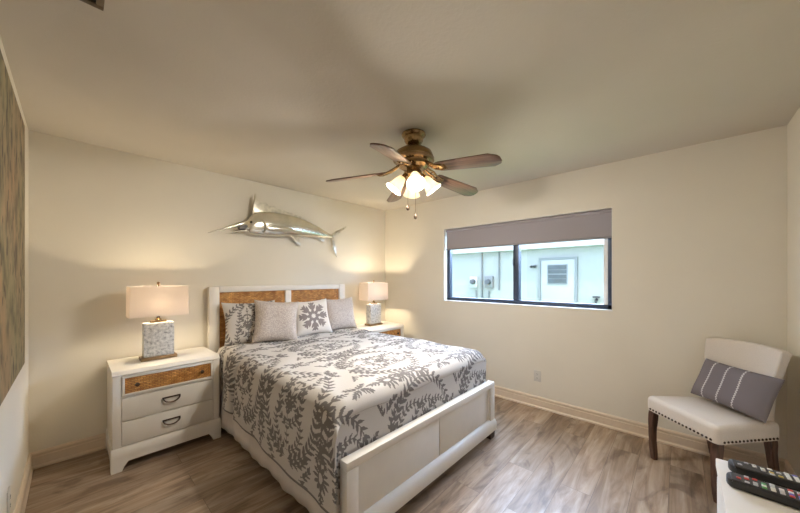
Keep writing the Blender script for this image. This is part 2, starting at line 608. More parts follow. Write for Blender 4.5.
# window
bm = new()
fx0, fx1, fw = W + 0.075, W + 0.135, 0.045
box(bm, fx0, fx1, WY1 - fw, WY1, WZ0, WZ1, 0.003)
box(bm, fx0, fx1, WY0, WY0 + fw, WZ0, WZ1, 0.003)
box(bm, fx0, fx1, WY0, WY1, WZ0, WZ0 + 0.05, 0.003)
box(bm, fx0, fx1, WY0, WY1, WZ1 - fw, WZ1, 0.003)
win = struct(obj('window_1', bm, 'frame_dark'))
MY = -2.062
bm = new(); box(bm, fx0 - 0.012, fx1, MY - 0.032, MY + 0.032, WZ0 + 0.05, WZ1 - fw, 0.004)
obj('mullion', bm, 'frame_dark', win)
bm = new(); box(bm, fx0 - 0.030, fx0 - 0.010, MY + 0.012, MY + 0.030, 1.52, 1.60, 0.004)
obj('latch', bm, 'frame_dark', win)
for y0, y1 in ((WY0 + fw, MY - 0.032), (MY + 0.032, WY1 - fw)):
    bm = new(); box(bm, fx0 + 0.028, fx0 + 0.033, y0, y1, WZ0 + 0.05, WZ1 - fw)
    obj('pane', bm, 'glass', win)
bm = new()
box(bm, fx0 + 0.004, fx0 + 0.026, WY0 + fw, WY0 + fw + 0.035, WZ0 + 0.05, WZ1 - fw, 0.003)
s_ = obj('sash_stile', bm, 'reveal', win); s_['label'] = 'pale sash stile'

# roller shade in the recess
rs = thing('roller_shade', 'taupe grey roller shade pulled partway down inside the window recess', 'window shade', (W + 0.035, MY, 1.755))
hw = (WY1 - WY0) / 2
bm = new(); box(bm, -0.0012, 0.0012, -hw + 0.022, hw - 0.010, 0.012, 0.255)
obj('shade_fabric', bm, 'shade_fabric', rs)
bm = new(); box(bm, -0.009, 0.009, -hw + 0.020, hw - 0.008, -0.006, 0.014, 0.004)
obj('hem_bar', bm, 'shade_bar', rs)
bm = new(); tube(bm, [(0.008, -hw + 0.012, 0.249), (0.008, hw - 0.006, 0.249)], 0.02, 16)
obj('roller_tube', bm, 'shade_fabric', rs)

# ------------------------------------------------------------------ outside
EX = 8.0
GZ = -0.25
struct(obj('ground', box(new(), W + T, 14, -9, 7, GZ - 0.1, GZ), 'grass'), 'green lawn between the two houses')
nh = thing('neighbouring_house', 'white stucco house seen through the window', 'house', (EX, 0, GZ))
bm = new(); box(bm, 0, 0.2, -9, 7, 0, 2.62)
obj('stucco_wall', bm, 'stucco', nh)
bm = new(); box(bm, -0.22, 0.2, -9, 7, 2.33, 2.52)
obj('eave', bm, 'ext_soffit', nh)
bm = new(); prism(bm, [(-0.24, 2.52), (2.4, 3.05), (2.4, 3.1), (-0.24, 2.57)], 'Y', -9, 7)
for v in bm.verts: pass
obj('roof', bm, 'ext_soffit', nh)
od = thing('outside_door', 'white door with louvered window on the house outside', 'door', (EX, -1.31, GZ))
dw, dh = 0.37, 2.06
bm = new()
box(bm, -0.05, 0, -dw - 0.045, -dw, 0, dh + 0.05); box(bm, -0.05, 0, dw, dw + 0.045, 0, dh + 0.05)
box(bm, -0.05, 0, -dw, dw, dh, dh + 0.05)
fr = obj('door_frame', bm, 'ext_trim', od)
bm = new(); box(bm, -0.035, -0.002, -dw + 0.004, dw - 0.004, 0.02, dh - 0.004, 0.003)
obj('door_leaf', bm, 'ext_door', od)
bm = new(); wz0, wz1, ww = 1.50, 1.925, 0.20
for a in ((-ww - .02, -ww, wz0, wz1), (ww, ww + .02, wz0, wz1), (-ww - .02, ww + .02, wz0 - .02, wz0), (-ww - .02, ww + .02, wz1, wz1 + .02), (-ww, ww, 1.705, 1.73)):
    box(bm, -0.05, -0.03, a[0], a[1], a[2], a[3])
obj('window_trim', bm, 'ext_trim', od)
for k in range(4):
    z = wz0 + k * (wz1 - wz0) / 4
    bm = new(); box(bm, -0.040, -0.034, -ww, ww, z + 0.004, z + 0.105, mtx=Matrix.Translation((0, 0, 0)))
    obj('louver', bm, 'louver', od)
bm = new(); lathe(bm, [(0.012, 0), (0.012, 0.03), (0.028, 0.04), (0.028, 0.06), (0.0, 0.065)], 14, mtx=Matrix.Rotation(R(-90), 4, 'Y'))
obj('door_knob', bm, 'brass', od, loc=(-0.035, -0.30, 1.0))

wl = thing('wall_light', 'small dark light on the white wall left of the outside door', 'outdoor light', (EX, -0.76, 1.66))
bm = new(); box(bm, -0.03, 0, -0.07, 0.07, -0.03, 0.03, 0.008)
obj('back_box', bm, 'meter', wl)
for s in (-1, 1):
    bm = new(); lathe(bm, [(0.0, 0), (0.022, 0.0), (0.032, 0.05), (0.028, 0.054), (0, 0.04)], 14, mtx=Matrix.Rotation(R(-115), 4, 'Y'))
    obj('lamp_head', bm, 'dark_metal', wl, loc=(-0.03, 0.038 * s, 0.01))

def meter(name, label, y, z, mat, grp):
    t = thing(name, label, 'utility meter', (EX, y, z), group=None)
    bm = new(); box(bm, -0.10, 0, -0.115, 0.115, -0.17, 0.15, 0.010)
    obj('meter_box', bm, mat, t)
    bm = new(); lathe(bm, [(0.075, 0), (0.075, 0.05), (0.065, 0.085), (0, 0.095)], 24, mtx=Matrix.Rotation(R(-90), 4, 'Y'))
    obj('dial', bm, 'meter_dark', t, loc=(-0.10, 0, 0.0))
    return t
meter('electric_meter', 'white electric meter box with round dial, left one on the outside wall', 0.86, 1.27, 'ext_soffit', None)
meter('electric_meter', 'grey electric meter box with round dial, right one on the outside wall', 0.40, 1.27, 'meter', None)
def conduit(label, y, z0, z1, dx=0.0, r=0.022):
    bm = new()
    tube(bm, [(0, 0, z0), (0, dx * .3, z0 + 0.2), (0, dx, z0 + 0.35), (0, dx, z1)] if dx else [(0, 0, z0), (0, 0, z1)], r, 10)
    tag(obj('conduit_pipe', bm, 'meter', loc=(EX - 0.03, y, 0)), label, 'pipe')
conduit('thin grey conduit rising from between the two outside meters to the eave', 0.63, GZ, 2.08)
conduit('thin grey conduit to the right of the outside meters reaching the eave', 0.13, 1.05, 2.08)
conduit('short pipe going down below the white meter box', 0.80, GZ, 1.03)
conduit('short pipe going down below the grey meter box', 0.42, GZ, 1.03, 0.0)
hb = thing('garden_faucet', 'small dark faucet on the outside wall at the window lower right', 'faucet', (EX, -2.10, 0.90))
bm = new(); tube(bm, [(0, 0, 0), (-0.08, 0, 0), (-0.11, 0, -0.02), (-0.12, 0, -0.07)], 0.025, 10)
obj('spout', bm, 'dark_metal', hb)
bm = new(); lathe(bm, [(0.07, 0), (0.07, 0.025), (0.02, 0.03), (0.02, 0)], 16)
obj('handle', bm, 'dark_metal', hb, loc=(-0.08, 0, 0.05))
bm = new(); lathe(bm, [(0.015, 0), (0.015, 0.06)], 10)
obj('valve_stem', bm, 'dark_metal', hb, loc=(-0.08, 0, 0.0))

# ------------------------------------------------------------------ damask tile
TW, TH_, RES = 0.45, 0.64, 0.003
def leaf_mask(X, Y, x, y, ang, ln, wd):
    """teardrop leaf from (x,y) along ang"""
    c, s = math.cos(ang), math.sin(ang)
    u = ((X - x) * c + (Y - y) * s) / ln
    v = (-(X - x) * s + (Y - y) * c) / wd
    prof = np.sqrt(np.clip(u, 0, 1)) * np.clip(1 - u, 0, 1) * 2.0
    v = v - 0.25 * u * (1 - u)
    return np.where((u > 0) & (u < 1), prof - np.abs(v), -1)

def build_tile():
    nx, ny = int(TW / RES), int(TH_ / RES)
    xs = (np.arange(nx) + .5) * RES
    ys = (np.arange(ny) + .5) * RES
    GX, GY = np.meshgrid(xs, ys, indexing='ij')
    out = np.full((nx, ny), -1.0)
    shapes = []
    def frond(x, y, ang, ln, bend, sp, ll, lw, split=0.62, taper=0.3):
        """a curved stem with pairs of leaves every sp metres and one at the tip"""
        n = max(6, int(ln / 0.003))
        acc = sp * .6
        for i in range(n):
            q = i / (n - 1)
            a = ang + bend * q
            shapes.append(('c', x, y, 0.0028))
            if acc >= sp:
                acc = 0
                k = 1 - taper * q
                shapes.append(('l', x, y, a + split, ll * k, lw * k)); shapes.append(('l', x, y, a - split, ll * k, lw * k))
            acc += ln / n
            x += math.cos(a) * ln / n; y += math.sin(a) * ln / n
        shapes.append(('l', x, y, ang + bend, ll * (1 - taper * .5), lw))
    def motif(cx, cy):
        for sg in (1, -1):
            # the two big arms of the wreath, from the foot up to the crown
            frond(cx + sg * .010, cy - .255, PI / 2 - sg * 1.25, 0.60, sg * 2.35, 0.036, 0.056, 0.0125, 0.68, 0.2)
            # inner scrolls
            frond(cx + sg * .006, cy - .215, PI / 2 - sg * 1.25, 0.27, sg * 2.15, 0.029, 0.040, 0.0105, 0.8)
            frond(cx + sg * .004, cy - .090, PI / 2 - sg * 1.30, 0.24, sg * 2.3, 0.028, 0.038, 0.0105, 0.8)
            frond(cx + sg * .004, cy + .030, PI / 2 - sg * 1.25, 0.19, sg * 2.1, 0.027, 0.036, 0.0105, 0.8)
            # curls under the foot
            frond(cx + sg * .02, cy - .262, -sg * .1 + (0 if sg > 0 else PI), 0.13, sg * 1.2, 0.027, 0.036, 0.0105, 0.8)
        frond(cx, cy - .20, PI / 2, 0.36, 0.0, 0.036, 0.032, 0.0085, .8)
        for k in range(8):
            shapes.append(('l', cx + .006 * math.cos(k * PI / 4), cy + 0.0 + .006 * math.sin(k * PI / 4), k * PI / 4, 0.034, 0.0115))
        for k in (-1, 0, 1):
            frond(cx, cy + .245, PI / 2 + k * 0.75, 0.050, 0, 0.018, 0.034, 0.0085)
    def sprig(cx, cy):
        for k in range(12):
            th = 2 * PI * k / 12
            shapes.append(('l', cx + .018 * math.cos(th), cy + .030 * math.sin(th), th, 0.036, 0.0115))
        for k in range(30):
            th = 2 * PI * k / 30
            shapes.append(('c', cx + .016 * math.cos(th), cy + .028 * math.sin(th), 0.005))
    motif(TW / 2, TH_ * .5)
    sprig(0.0, 0.10); sprig(0.0, TH_ * .5 + .03)
    for sg in (1, -1):
        frond(TW / 2 + sg * .10, .03, PI / 2 - sg * 1.2, 0.07, sg * .9, 0.024, 0.036, 0.0105)
        frond(TW / 2 + sg * .09, .01, -PI / 2 + sg * 1.5, 0.05, -sg * .9, 0.022, 0.032, 0.0095)
    for yy in (.33, .86):
        for k in range(4):
            frond(0, TH_ * yy, PI / 4 + k * PI / 2, 0.050, 0.5 * (-1) ** k, 0.018, 0.034, 0.0085)
    for sg in (1, -1):
        frond(0, TH_ * .5 + .03 + sg * .05, sg * PI / 2, 0.07, 0, 0.020, 0.034, 0.0085)
        frond(0, .10 + sg * .05, sg * PI / 2, 0.07, 0, 0.020, 0.034, 0.0085)
    for s in shapes:
        for ox in (-TW, 0, TW):
            for oy in (-TH_, 0, TH_):
                x, y = s[1] + ox, s[2] + oy
                if not (-.1 < x < TW + .1 and -.1 < y < TH_ + .1):
                    continue
                i0, i1 = max(0, int((x - .1) / RES)), min(nx, int((x + .1) / RES) + 1)
                j0, j1 = max(0, int((y - .1) / RES)), min(ny, int((y + .1) / RES) + 1)
                if i0 >= i1 or j0 >= j1:
                    continue
                gx, gy = GX[i0:i1, j0:j1], GY[i0:i1, j0:j1]
                if s[0] == 'l':
                    d = leaf_mask(gx, gy, x, y, s[3], s[4], s[5])
                else:
                    d = 1 - np.hypot(gx - x, gy - y) / s[3]
                out[i0:i1, j0:j1] = np.maximum(out[i0:i1, j0:j1], d)
    return np.clip(out * 5 + .12, 0, 1)
TILE = build_tile()
def damask(u, v, sx=1.55, sy=1.22):
    """pattern at cloth position (u across the motif, v up the motif)"""
    i = (np.mod(np.asarray(u) / (TW * sx), 1) * TILE.shape[0]).astype(int) % TILE.shape[0]
    j = (np.mod(np.asarray(v) / (TH_ * sy), 1) * TILE.shape[1]).astype(int) % TILE.shape[1]
    return TILE[i, j]

def set_pattern(me, vals):
    at = me.attributes.new('pattern', 'FLOAT', 'POINT')
    at.data.foreach_set('value', np.asarray(vals, dtype=np.float32))

# ------------------------------------------------------------------ bed
BX0, BX1 = 1.122, 2.722           # bed frame extents
BC = (BX0 + BX1) / 2
bed = thing('bed', 'white wooden bed with rattan headboard panels and a low white panelled footboard', 'bed', (BC, 0, 0))
hx = (BX1 - BX0) / 2
bm = new()
pz0, pz1 = 0.30, 1.235
box(bm, -hx - 0.01, -hx + 0.082, -0.088, -0.028, 0.0, 1.292, 0.006)
box(bm, hx - 0.082, hx + 0.01, -0.088, -0.028, 0.0, 1.292, 0.006)
box(bm, -hx + 0.082, hx - 0.082, -0.088, -0.028, pz1, 1.292, 0.006)
box(bm, -hx + 0.082, hx - 0.082, -0.088, -0.028, 0.20, pz0, 0.006)
box(bm, -0.036, 0.036, -0.086, -0.030, pz0, pz1, 0.004)
obj('headboard_frame', bm, 'white', bed)
for a, b in ((-hx + 0.080, -0.034), (0.034, hx - 0.080)):
    bm = new(); box(bm, a, b, -0.066, -0.040, pz0 - .01, pz1 + .01)
    p = obj('rattan_panel', bm, 'rattan', bed); p['label'] = 'woven honey brown rattan panel'
# footboard
FY0, FY1 = -2.255, -2.185
bm = new()
box(bm, -hx, hx, FY0 + 0.010, FY1, 0.430, 0.474, 0.006)           # cap rail
box(bm, -hx, -hx + 0.075, FY0 + 0.010, FY1, 0.05, 0.431, 0.005)
box(bm, hx - 0.075, hx, FY0 + 0.010, FY1, 0.05, 0.431, 0.005)
fb = obj('footboard', bm, 'white', bed)
for a, b in ((-hx + 0.073, -0.003), (0.003, hx - 0.073)):
    bm = new(); box(bm, a, b, FY0 + 0.030, FY1 - 0.010, 0.15, 0.432, 0.002)
    obj('panel', bm, 'white_panel', fb)
bm = new()
prism(bm, [(FY1, 0.055), (FY0 + 0.002, 0.055), (FY0 - 0.006, 0.063), (FY0 - 0.010, 0.100), (FY0 - 0.006, 0.132), (FY0 + 0.006, 0.150), (FY0 + 0.030, 0.160), (FY1, 0.160)], 'X', -hx + 0.001, hx - 0.001)
obj('lower_rail', bm, 'white', fb)
for x in (-hx + 0.05, hx - 0.05):
    bm = new(); prism(bm, [(x - .035, 0), (x + .035, 0), (x + .045, .07), (x - .045, .07)], 'Y', FY0 + 0.005, FY1 - 0.005)
    obj('leg', bm, 'bronze', bed)
for x in (-hx + 0.035, hx - 0.035):
    bm = new(); box(bm, x - .012, x + .012, FY1 - .002, -0.086, 0.20, 0.34, 0.003)
    obj('side_rail', bm, 'white', bed)
bm = new(); box(bm, -hx + 0.05, hx - 0.05, FY1 + 0.03, -0.10, 0.22, 0.44, 0.02)
obj('box_spring', bm, 'sheet', bed)

bm = new(); box(bm, 1.165, 2.675, -2.125, -0.098, 0.442, 0.712, 0.06, 4)
tag(obj('mattress', bm, 'sheet'), 'mattress in a plain white fitted sheet, showing by the headboard', 'mattress')

# bed skirt: ruffled cloth on the left, right and foot
bm = new()
def skirt_strip(pts, amp):
    n = len(pts)
    cols = []
    for i, (x, y, nx_, ny_) in enumerate(pts):
        s = i * 0.012
        w = math.sin(s * 38) * .5 + math.sin(s * 17 + 1) * .5
        col = []
        for j in range(7):
            q = j / 6
            o_ = amp * w * q + 0.028 * q
            zb = 0.085 + 0.006 * math.sin(s * 11)
            col.append(bm.verts.new((x + nx_ * o_, y + ny_ * o_, 0.43 + (zb - 0.43) * q)))
        cols.append(col)
    for a, b in zip(cols, cols[1:]):
        for j in range(6):
            bm.faces.new((a[j], b[j], b[j + 1], a[j + 1]))
ysk = np.arange(-2.165, -0.12, 0.012)
skirt_strip([(1.128, y, -1, 0) for y in ysk[::-1]] + [(x, -2.168, 0, -0.15) for x in np.arange(1.132, 2.70, 0.012)], 0.009)
o = obj('bed_skirt', bm, 'skirt', angle=80)
md = o.modifiers.new('thickness', 'SOLIDIFY'); md.thickness = 0.003
tag(o, 'white ruffled bed skirt hanging under the coverlet down to the floor', 'bed skirt')

# coverlet ------------------------------------------------------------
def hang(d, r, L_):
    """d: arc length past the flat (>=0) -> (outward, drop)"""
    d = np.maximum(d, 0)
    q = r * PI / 2
    a = np.clip(d / r, 0, PI / 2)
    return r * np.sin(a), r * (1 - np.cos(a)) + np.maximum(d - q, 0)

def coverlet():
    step = 0.0058
    ZT = 0.735
    rr = 0.075
    xl, xr = 1.125 + rr, 2.705 - rr           # flat part of the top
    yh, yf = -0.34, -2.165 + rr               # head hem and start of the foot roll
    drop = 0.525
    q = rr * PI / 2
    u = np.arange(-(q + drop - rr), (xr - xl) + q + drop - rr + step, step)
    vlen = (yh - yf)
    v = np.arange(0, vlen + q + 0.42, step)
    U, V = np.meshgrid(u, v, indexing='ij')
    topw = xr - xl
    dl, dr = np.maximum(-U, 0), np.maximum(U - topw, 0)
    df = np.maximum(V - vlen, 0)
    oxl, dzl = hang(dl, rr, drop); oxr, dzr = hang(dr, rr, drop); oyf, dzf = hang(df, rr, drop)
    # flare and folds of the side hangs
    dzl = dzl * (0.84 + 0.16 * np.clip(V / 1.9, 0, 1))
    hl = np.clip((dzl - rr) / (drop - rr), 0, 1); hr = np.clip((dzr - rr) / (drop - rr), 0, 1)
    Yp = yh - np.clip(V, 0, vlen)
    # the side hang starts further from the headboard than the top does
    headpull = np.clip((dzl + dzr) / 0.3, 0, 1) ** 1.0
    Ysh = -0.15 * headpull * np.clip(1 - V / 0.5, 0, 1)
    fold = 1 / (1 + np.exp((Yp + 0.83 + 0.02 * np.sin(dzl * 9)) / 0.011))       # 0 near head, 1 past the crease
    w_ = np.clip(dzl / .16, 0, 1)
    strip = np.clip((Yp + 0.815) / 0.36, 0, 1)
    roll = np.clip(strip / .10, 0, 1) ** .5 * np.clip((1 - strip) / .5, 0, 1) ** .6
    groove = np.exp(-((Yp + 0.826) / 0.016) ** 2)
    oxl = oxl + hl * (0.012 + 0.010 * np.sin(Yp * 7.0) + 0.006 * np.sin(Yp * 17 + 1)) + w_ * (0.040 * fold + np.where(Yp > -0.815, 0.052 * roll, 0) - 0.070 * groove)
    dzl = dzl - 0.05 * np.where(Yp > -0.815, roll * hl, 0)
    oxr = oxr + hr * (0.012 + 0.008 * np.sin(Yp * 8.0 + 2))
    blf = 1 - np.clip((dzl + dzr) / 0.14, 0, 1); blf = blf * blf * (3 - 2 * blf)
    dzf_eff = dzf * blf
    corner = (1 - blf)
    Z = ZT - dzl - dzr - dzf_eff
    Z += 0.004 * np.sin(U * 9 + 1) * np.sin(V * 7) + 0.003 * np.sin(U * 21 + V * 13)
    # sag of the side hang's hem
    Z += np.clip(dzl - rr, 0, 1) * 0.02 * np.sin(Yp * 3.2)
    X = xl + np.clip(U, 0, topw) - oxl + oxr
    left = (U < 0)
    Y = yh - np.clip(V, 0, vlen) - np.where(left, oyf * blf + df * (1 - blf), oyf * (0.35 + .65 * blf)) + Ysh
    vmax = vlen + q
    keep = (V <= vmax + step)
    pat = damask(V + 0.345, U + 0.55)
    hem = 0.016
    pat = np.where((U < u[0] + hem) | (U > u[-1] - hem) | (V < hem), 0.9, pat)
    # the foot drop is a grid of its own, tucked behind the footboard
    u2 = np.arange(-0.085, topw + 0.085, step); v2 = np.arange(vlen, vlen + q + 0.42, step)
    U2, V2 = np.meshgrid(u2, v2, indexing='ij')
    d2l, d2r = np.maximum(-U2, 0), np.maximum(U2 - topw, 0); d2f = V2 - vlen
    _, z2l = hang(d2l, rr, drop); _, z2r = hang(d2r, rr, drop); oy2, z2f = hang(d2f, rr, drop)
    bl2 = 1 - np.clip(z2f / 0.14, 0, 1); bl2 = bl2 * bl2 * (3 - 2 * bl2)
    X2 = xl + U2
    Z2 = ZT - (z2l + z2r) * bl2 - z2f - 0.004 * ((d2l > 0) | (d2r > 0)) - 0.003 * (V2 < vmax)
    Z2 += 0.004 * np.sin(U2 * 9 + 1) * np.sin(V2 * 7) + 0.003 * np.sin(U2 * 21 + V2 * 13)
    fw = np.clip((z2f - rr) / .3, 0, 1)
    Y2 = yh - vlen - oy2 + fw * 0.006 * np.sin(U2 * 14) + 0.002
    keep2 = (V2 >= vmax - 2 * step) | (U2 < 0) | (U2 > topw)
    pat2 = damask(V2 + 0.345, U2 + 0.55)
    COs, Fs, Ps, base = [], [], [], 0
    for XX, YY, ZZ, KK, PP in ((X, Y, Z, keep, pat), (X2, Y2, Z2, keep2, pat2)):
        ni, nj = XX.shape
        idx = np.arange(ni * nj).reshape(ni, nj)
        f = np.stack([idx[:-1, :-1], idx[1:, :-1], idx[1:, 1:], idx[:-1, 1:]], -1)
        k = KK[:-1, :-1] & KK[1:, :-1] & KK[1:, 1:] & KK[:-1, 1:]
        Fs.append(f[k].reshape(-1, 4) + base); base += ni * nj
        COs.append(np.stack([XX, YY, ZZ], -1).reshape(-1, 3)); Ps.append(PP.reshape(-1))
    co, f, pat = np.concatenate(COs), np.concatenate(Fs), np.concatenate(Ps)
    used = np.unique(f)
    remap = -np.ones(len(co), dtype=int); remap[used] = np.arange(len(used))
    me = bpy.data.meshes.new('coverlet')
    me.from_pydata(co[used].tolist(), [], remap[f].tolist())
    me.polygons.foreach_set('use_smooth', [True] * len(me.polygons))
    set_pattern(me, pat[used])
    me.materials.append(M['damask'])
    o = bpy.data.objects.new('coverlet', me)
    C.objects.link(o)
    md = o.modifiers.new('thickness', 'SOLIDIFY'); md.thickness = 0.008; md.offset = -1
    tag(o, 'off-white coverlet with grey damask leaf medallions spread over the bed', 'bedspread')
coverlet()

# ------------------------------------------------------------------ pillows
def pillow_mesh(name, w, h, t, mat, pat=None, pull=0.10, n=44, seed=0):
    a = np.linspace(-1, 1, n)
    # finer at the rim
    a = np.sign(a) * (1 - (1 - np.abs(a)) ** 1.25)
    A, B = np.meshgrid(a, a, indexing='ij')
    X = w / 2 * A * (1 - pull * (1 - B ** 2) * np.abs(A))
    Z = h / 2 * B * (1 - pull * (1 - A ** 2) * np.abs(B))
    th = t / 2 * np.clip((1 - A ** 4) * (1 - B ** 4), 0, 1) ** 0.55
    th = th * (1 + 0.06 * np.sin(A * 3.1 + seed) * np.cos(B * 2.7 + seed * 2))
    co = np.concatenate([np.stack([X, -th, Z], -1).reshape(-1, 3), np.stack([X, th, Z], -1).reshape(-1, 3)])
    idx = np.arange(n * n).reshape(n, n)
    f = np.stack([idx[:-1, :-1], idx[1:, :-1], idx[1:, 1:], idx[:-1, 1:]], -1).reshape(-1, 4)
    f2 = f[:, ::-1] + n * n
    me = bpy.data.meshes.new(name)
    me.from_pydata(co.tolist(), [], f.tolist() + f2.tolist())
    vals = np.zeros(2 * n * n)
    if pat is not None:
        vals = np.concatenate([pat(X, Z).reshape(-1), pat(X, Z).reshape(-1)])
    set_pattern(me, vals)
    bm = bmesh.new(); bm.from_mesh(me)
    bmesh.ops.remove_doubles(bm, verts=bm.verts[:], dist=1e-5)
    bm.to_mesh(me); bm.free()
    me.polygons.foreach_set('use_smooth', [True] * len(me.polygons))
    me.materials.append(M[mat])
    o = bpy.data.objects.new(name, me)
    C.objects.link(o)
    return o

def place(o, x, y, z, lean, yaw, roll=0):
    o.matrix_world = Matrix.Translation((x, y, z)) @ Matrix.Rotation(R(yaw), 4, 'Z') @ Matrix.Rotation(R(-lean), 4, 'X') @ Matrix.Rotation(R(roll), 4, 'Y')

def med_pat(X, Z):
    X, Z = X / 1.22, Z / 1.22
    d = np.full(X.shape, -1.0)
    for k in range(8):
        a = k * PI / 4 + PI / 8 * 0
        for (r0, ln, wd, da) in ((0.018, 0.060, 0.022, 0), (0.070, 0.070, 0.022, 0.0), (0.062, 0.062, 0.019, 0.62), (0.062, 0.062, 0.019, -0.62), (0.105, 0.042, 0.014, .8), (0.105, 0.042, 0.014, -.8)):
            d = np.maximum(d, leaf_mask(X, Z, r0 * math.cos(a), r0 * math.sin(a), a + da, ln, wd))
    return np.clip(d * 6 + .1, 0, 1)

# damask sham at the left, against the headboard
p = pillow_mesh('sham_pillow', 0.52, 0.44, 0.15, 'damask', lambda X, Z: damask(X + .30, Z + .36, 1.1, 1.0), seed=1, n=90)
place(p, 1.455, -0.215, 0.925, 14, -4)
tag(p, 'damask patterned pillow at the left end, half behind the beige pillow', 'pillow')
p = pillow_mesh('throw_pillow', 0.44, 0.44, 0.17, 'nubby', seed=2)
place(p, 1.635, -0.395, 0.935, 20, -16, 5)
tag(p, 'textured beige square pillow in front of the damask one, second from left', 'pillow')
p = pillow_mesh('throw_pillow', 0.44, 0.42, 0.16, 'medallion', med_pat, seed=3, n=80)
place(p, 2.075, -0.330, 0.925, 20, -12, -3)
tag(p, 'white pillow with a grey leaf medallion, third from left', 'pillow')
p = pillow_mesh('throw_pillow', 0.44, 0.42, 0.16, 'nubby', seed=5)
place(p, 2.520, -0.255, 0.920, 16, -8, -1)
tag(p, 'textured beige square pillow at the right end beside the far lamp', 'pillow')

# ------------------------------------------------------------------ nightstands
def make_nightstand(label):
    w, d, h = 0.676, 0.475, 0.712
    t = thing('nightstand', label, 'nightstand', group=None)      # origin: floor, centre of the front
    hwid = w / 2
    bm = new()
    box(bm, -hwid, hwid, 0.012, d, 0.12, h - 0.036, 0.004)           # carcass
    # front surround
    box(bm, -hwid, -hwid + 0.048, 0, 0.02, 0.12, h - 0.036, 0.004)
    box(bm, hwid - 0.048, hwid, 0, 0.02, 0.12, h - 0.036, 0.004)
    obj('carcass', bm, 'white', t)
    bm = new()
    prism(bm, [(0.0, h - 0.036), (-0.004, h - 0.028), (0.014, h - 0.004), (0.02, h), (d, h), (d, h - 0.036)], 'X', -hwid - 0.002, hwid + 0.002)
    obj('top', bm, 'white', t)
    # base with moulding and bracket feet
    bm = new()
    prism(bm, [(0.0, 0.165), (-0.008, 0.150), (-0.014, 0.128), (-0.014, 0.105), (d, 0.105), (d, 0.165)], 'X', -hwid - 0.008, hwid + 0.008)
    out = [(-hwid - .008, 0), (-hwid + .050, 0), (-hwid + .062, .030), (-hwid + .085, .062), (hwid - .085, .062), (hwid - .062, .030), (hwid - .050, 0), (hwid + .008, 0), (hwid + .008, .106), (-hwid - .008, .106)]
    prism(bm, out, 'Y', -0.012, 0.012)
    for sx in (-1, 1):
        x0, x1 = sorted((sx * (hwid + .008), sx * (hwid - .014)))
        prism(bm, [(-0.012, 0), (0.05, 0), (0.075, 0.06), (d - .075, .06), (d - .05, 0), (d, 0), (d, 0.106), (-0.012, 0.106)], 'X', x0, x1)
    obj('base', bm, 'white', t)
    # drawers
    z = [(0.528, 0.672), (0.352, 0.512), (0.176, 0.340)]
    iw = hwid - 0.050
    bm = new()
    z0, z1 = z[0]
    fwid = 0.016
    box(bm, -iw, iw, -0.006, 0.014, z1 - fwid, z1, .002); box(bm, -iw, iw, -0.006, 0.014, z0, z0 + fwid, .002)
    box(bm, -iw, -iw + fwid, -0.006, 0.014, z0 + fwid, z1 - fwid, .002); box(bm, iw - fwid, iw, -0.006, 0.014, z0 + fwid, z1 - fwid, .002)
    dr = obj('drawer', bm, 'white', t); dr['label'] = 'top drawer faced with woven rattan'
    bm = new(); box(bm, -iw + fwid - .002, iw - fwid + .002, 0.001, 0.016, z0 + fwid - .002, z1 - fwid + .002)
    obj('rattan_inset', bm, 'rattan', dr)
    for x in (-0.205, 0.205):
        bm = new(); lathe(bm, [(0.006, 0), (0.006, 0.012), (0.014, 0.017), (0.014, 0.024), (0, 0.028)], 16, mtx=Matrix.Rotation(R(90), 4, 'X'))
        obj('knob', bm, 'bronze', dr, loc=(x, 0.001, (z0 + z1) / 2))
    for z0, z1 in z[1:]:
        bm = new(); box(bm, -iw, iw, -0.004, 0.016, z0, z1, 0.003)
        dr = obj('drawer', bm, 'white_panel', t)
        zc = (z0 + z1) / 2 + 0.006
        bm = new()
        hw_ = 0.058
        box(bm, -hw_, hw_, -0.012, -0.003, zc + 0.008, zc + 0.018, 0.003)
        pts = [(-hw_ * .9 * math.cos(q), -0.016 - 0.006 * math.sin(q), zc + 0.010 - 0.034 * math.sin(q)) for q in np.linspace(0, PI, 17)]
        tube(bm, pts, 0.0048, 8)
        tube(bm, [(-hw_ * .85, -0.003, zc + .010), (-hw_ * .9, -0.018, zc + .010)], 0.005, 8)
        tube(bm, [(hw_ * .85, -0.003, zc + .010), (hw_ * .9, -0.018, zc + .010)], 0.005, 8)
        obj('pull_handle', bm, 'bronze', dr)
    return t
ns = make_nightstand('white three-drawer nightstand with rattan top drawer, left of the bed')
ns.location = (0.742, -0.503, 0)
ns2 = copy_tree(ns)
ns2.location = (3.125, -0.503, 0)
ns2['label'] = 'white nightstand mostly hidden behind the bed, in the far room corner'
for t in (ns, ns2):
    t['group'] = 'nightstands beside the bed'

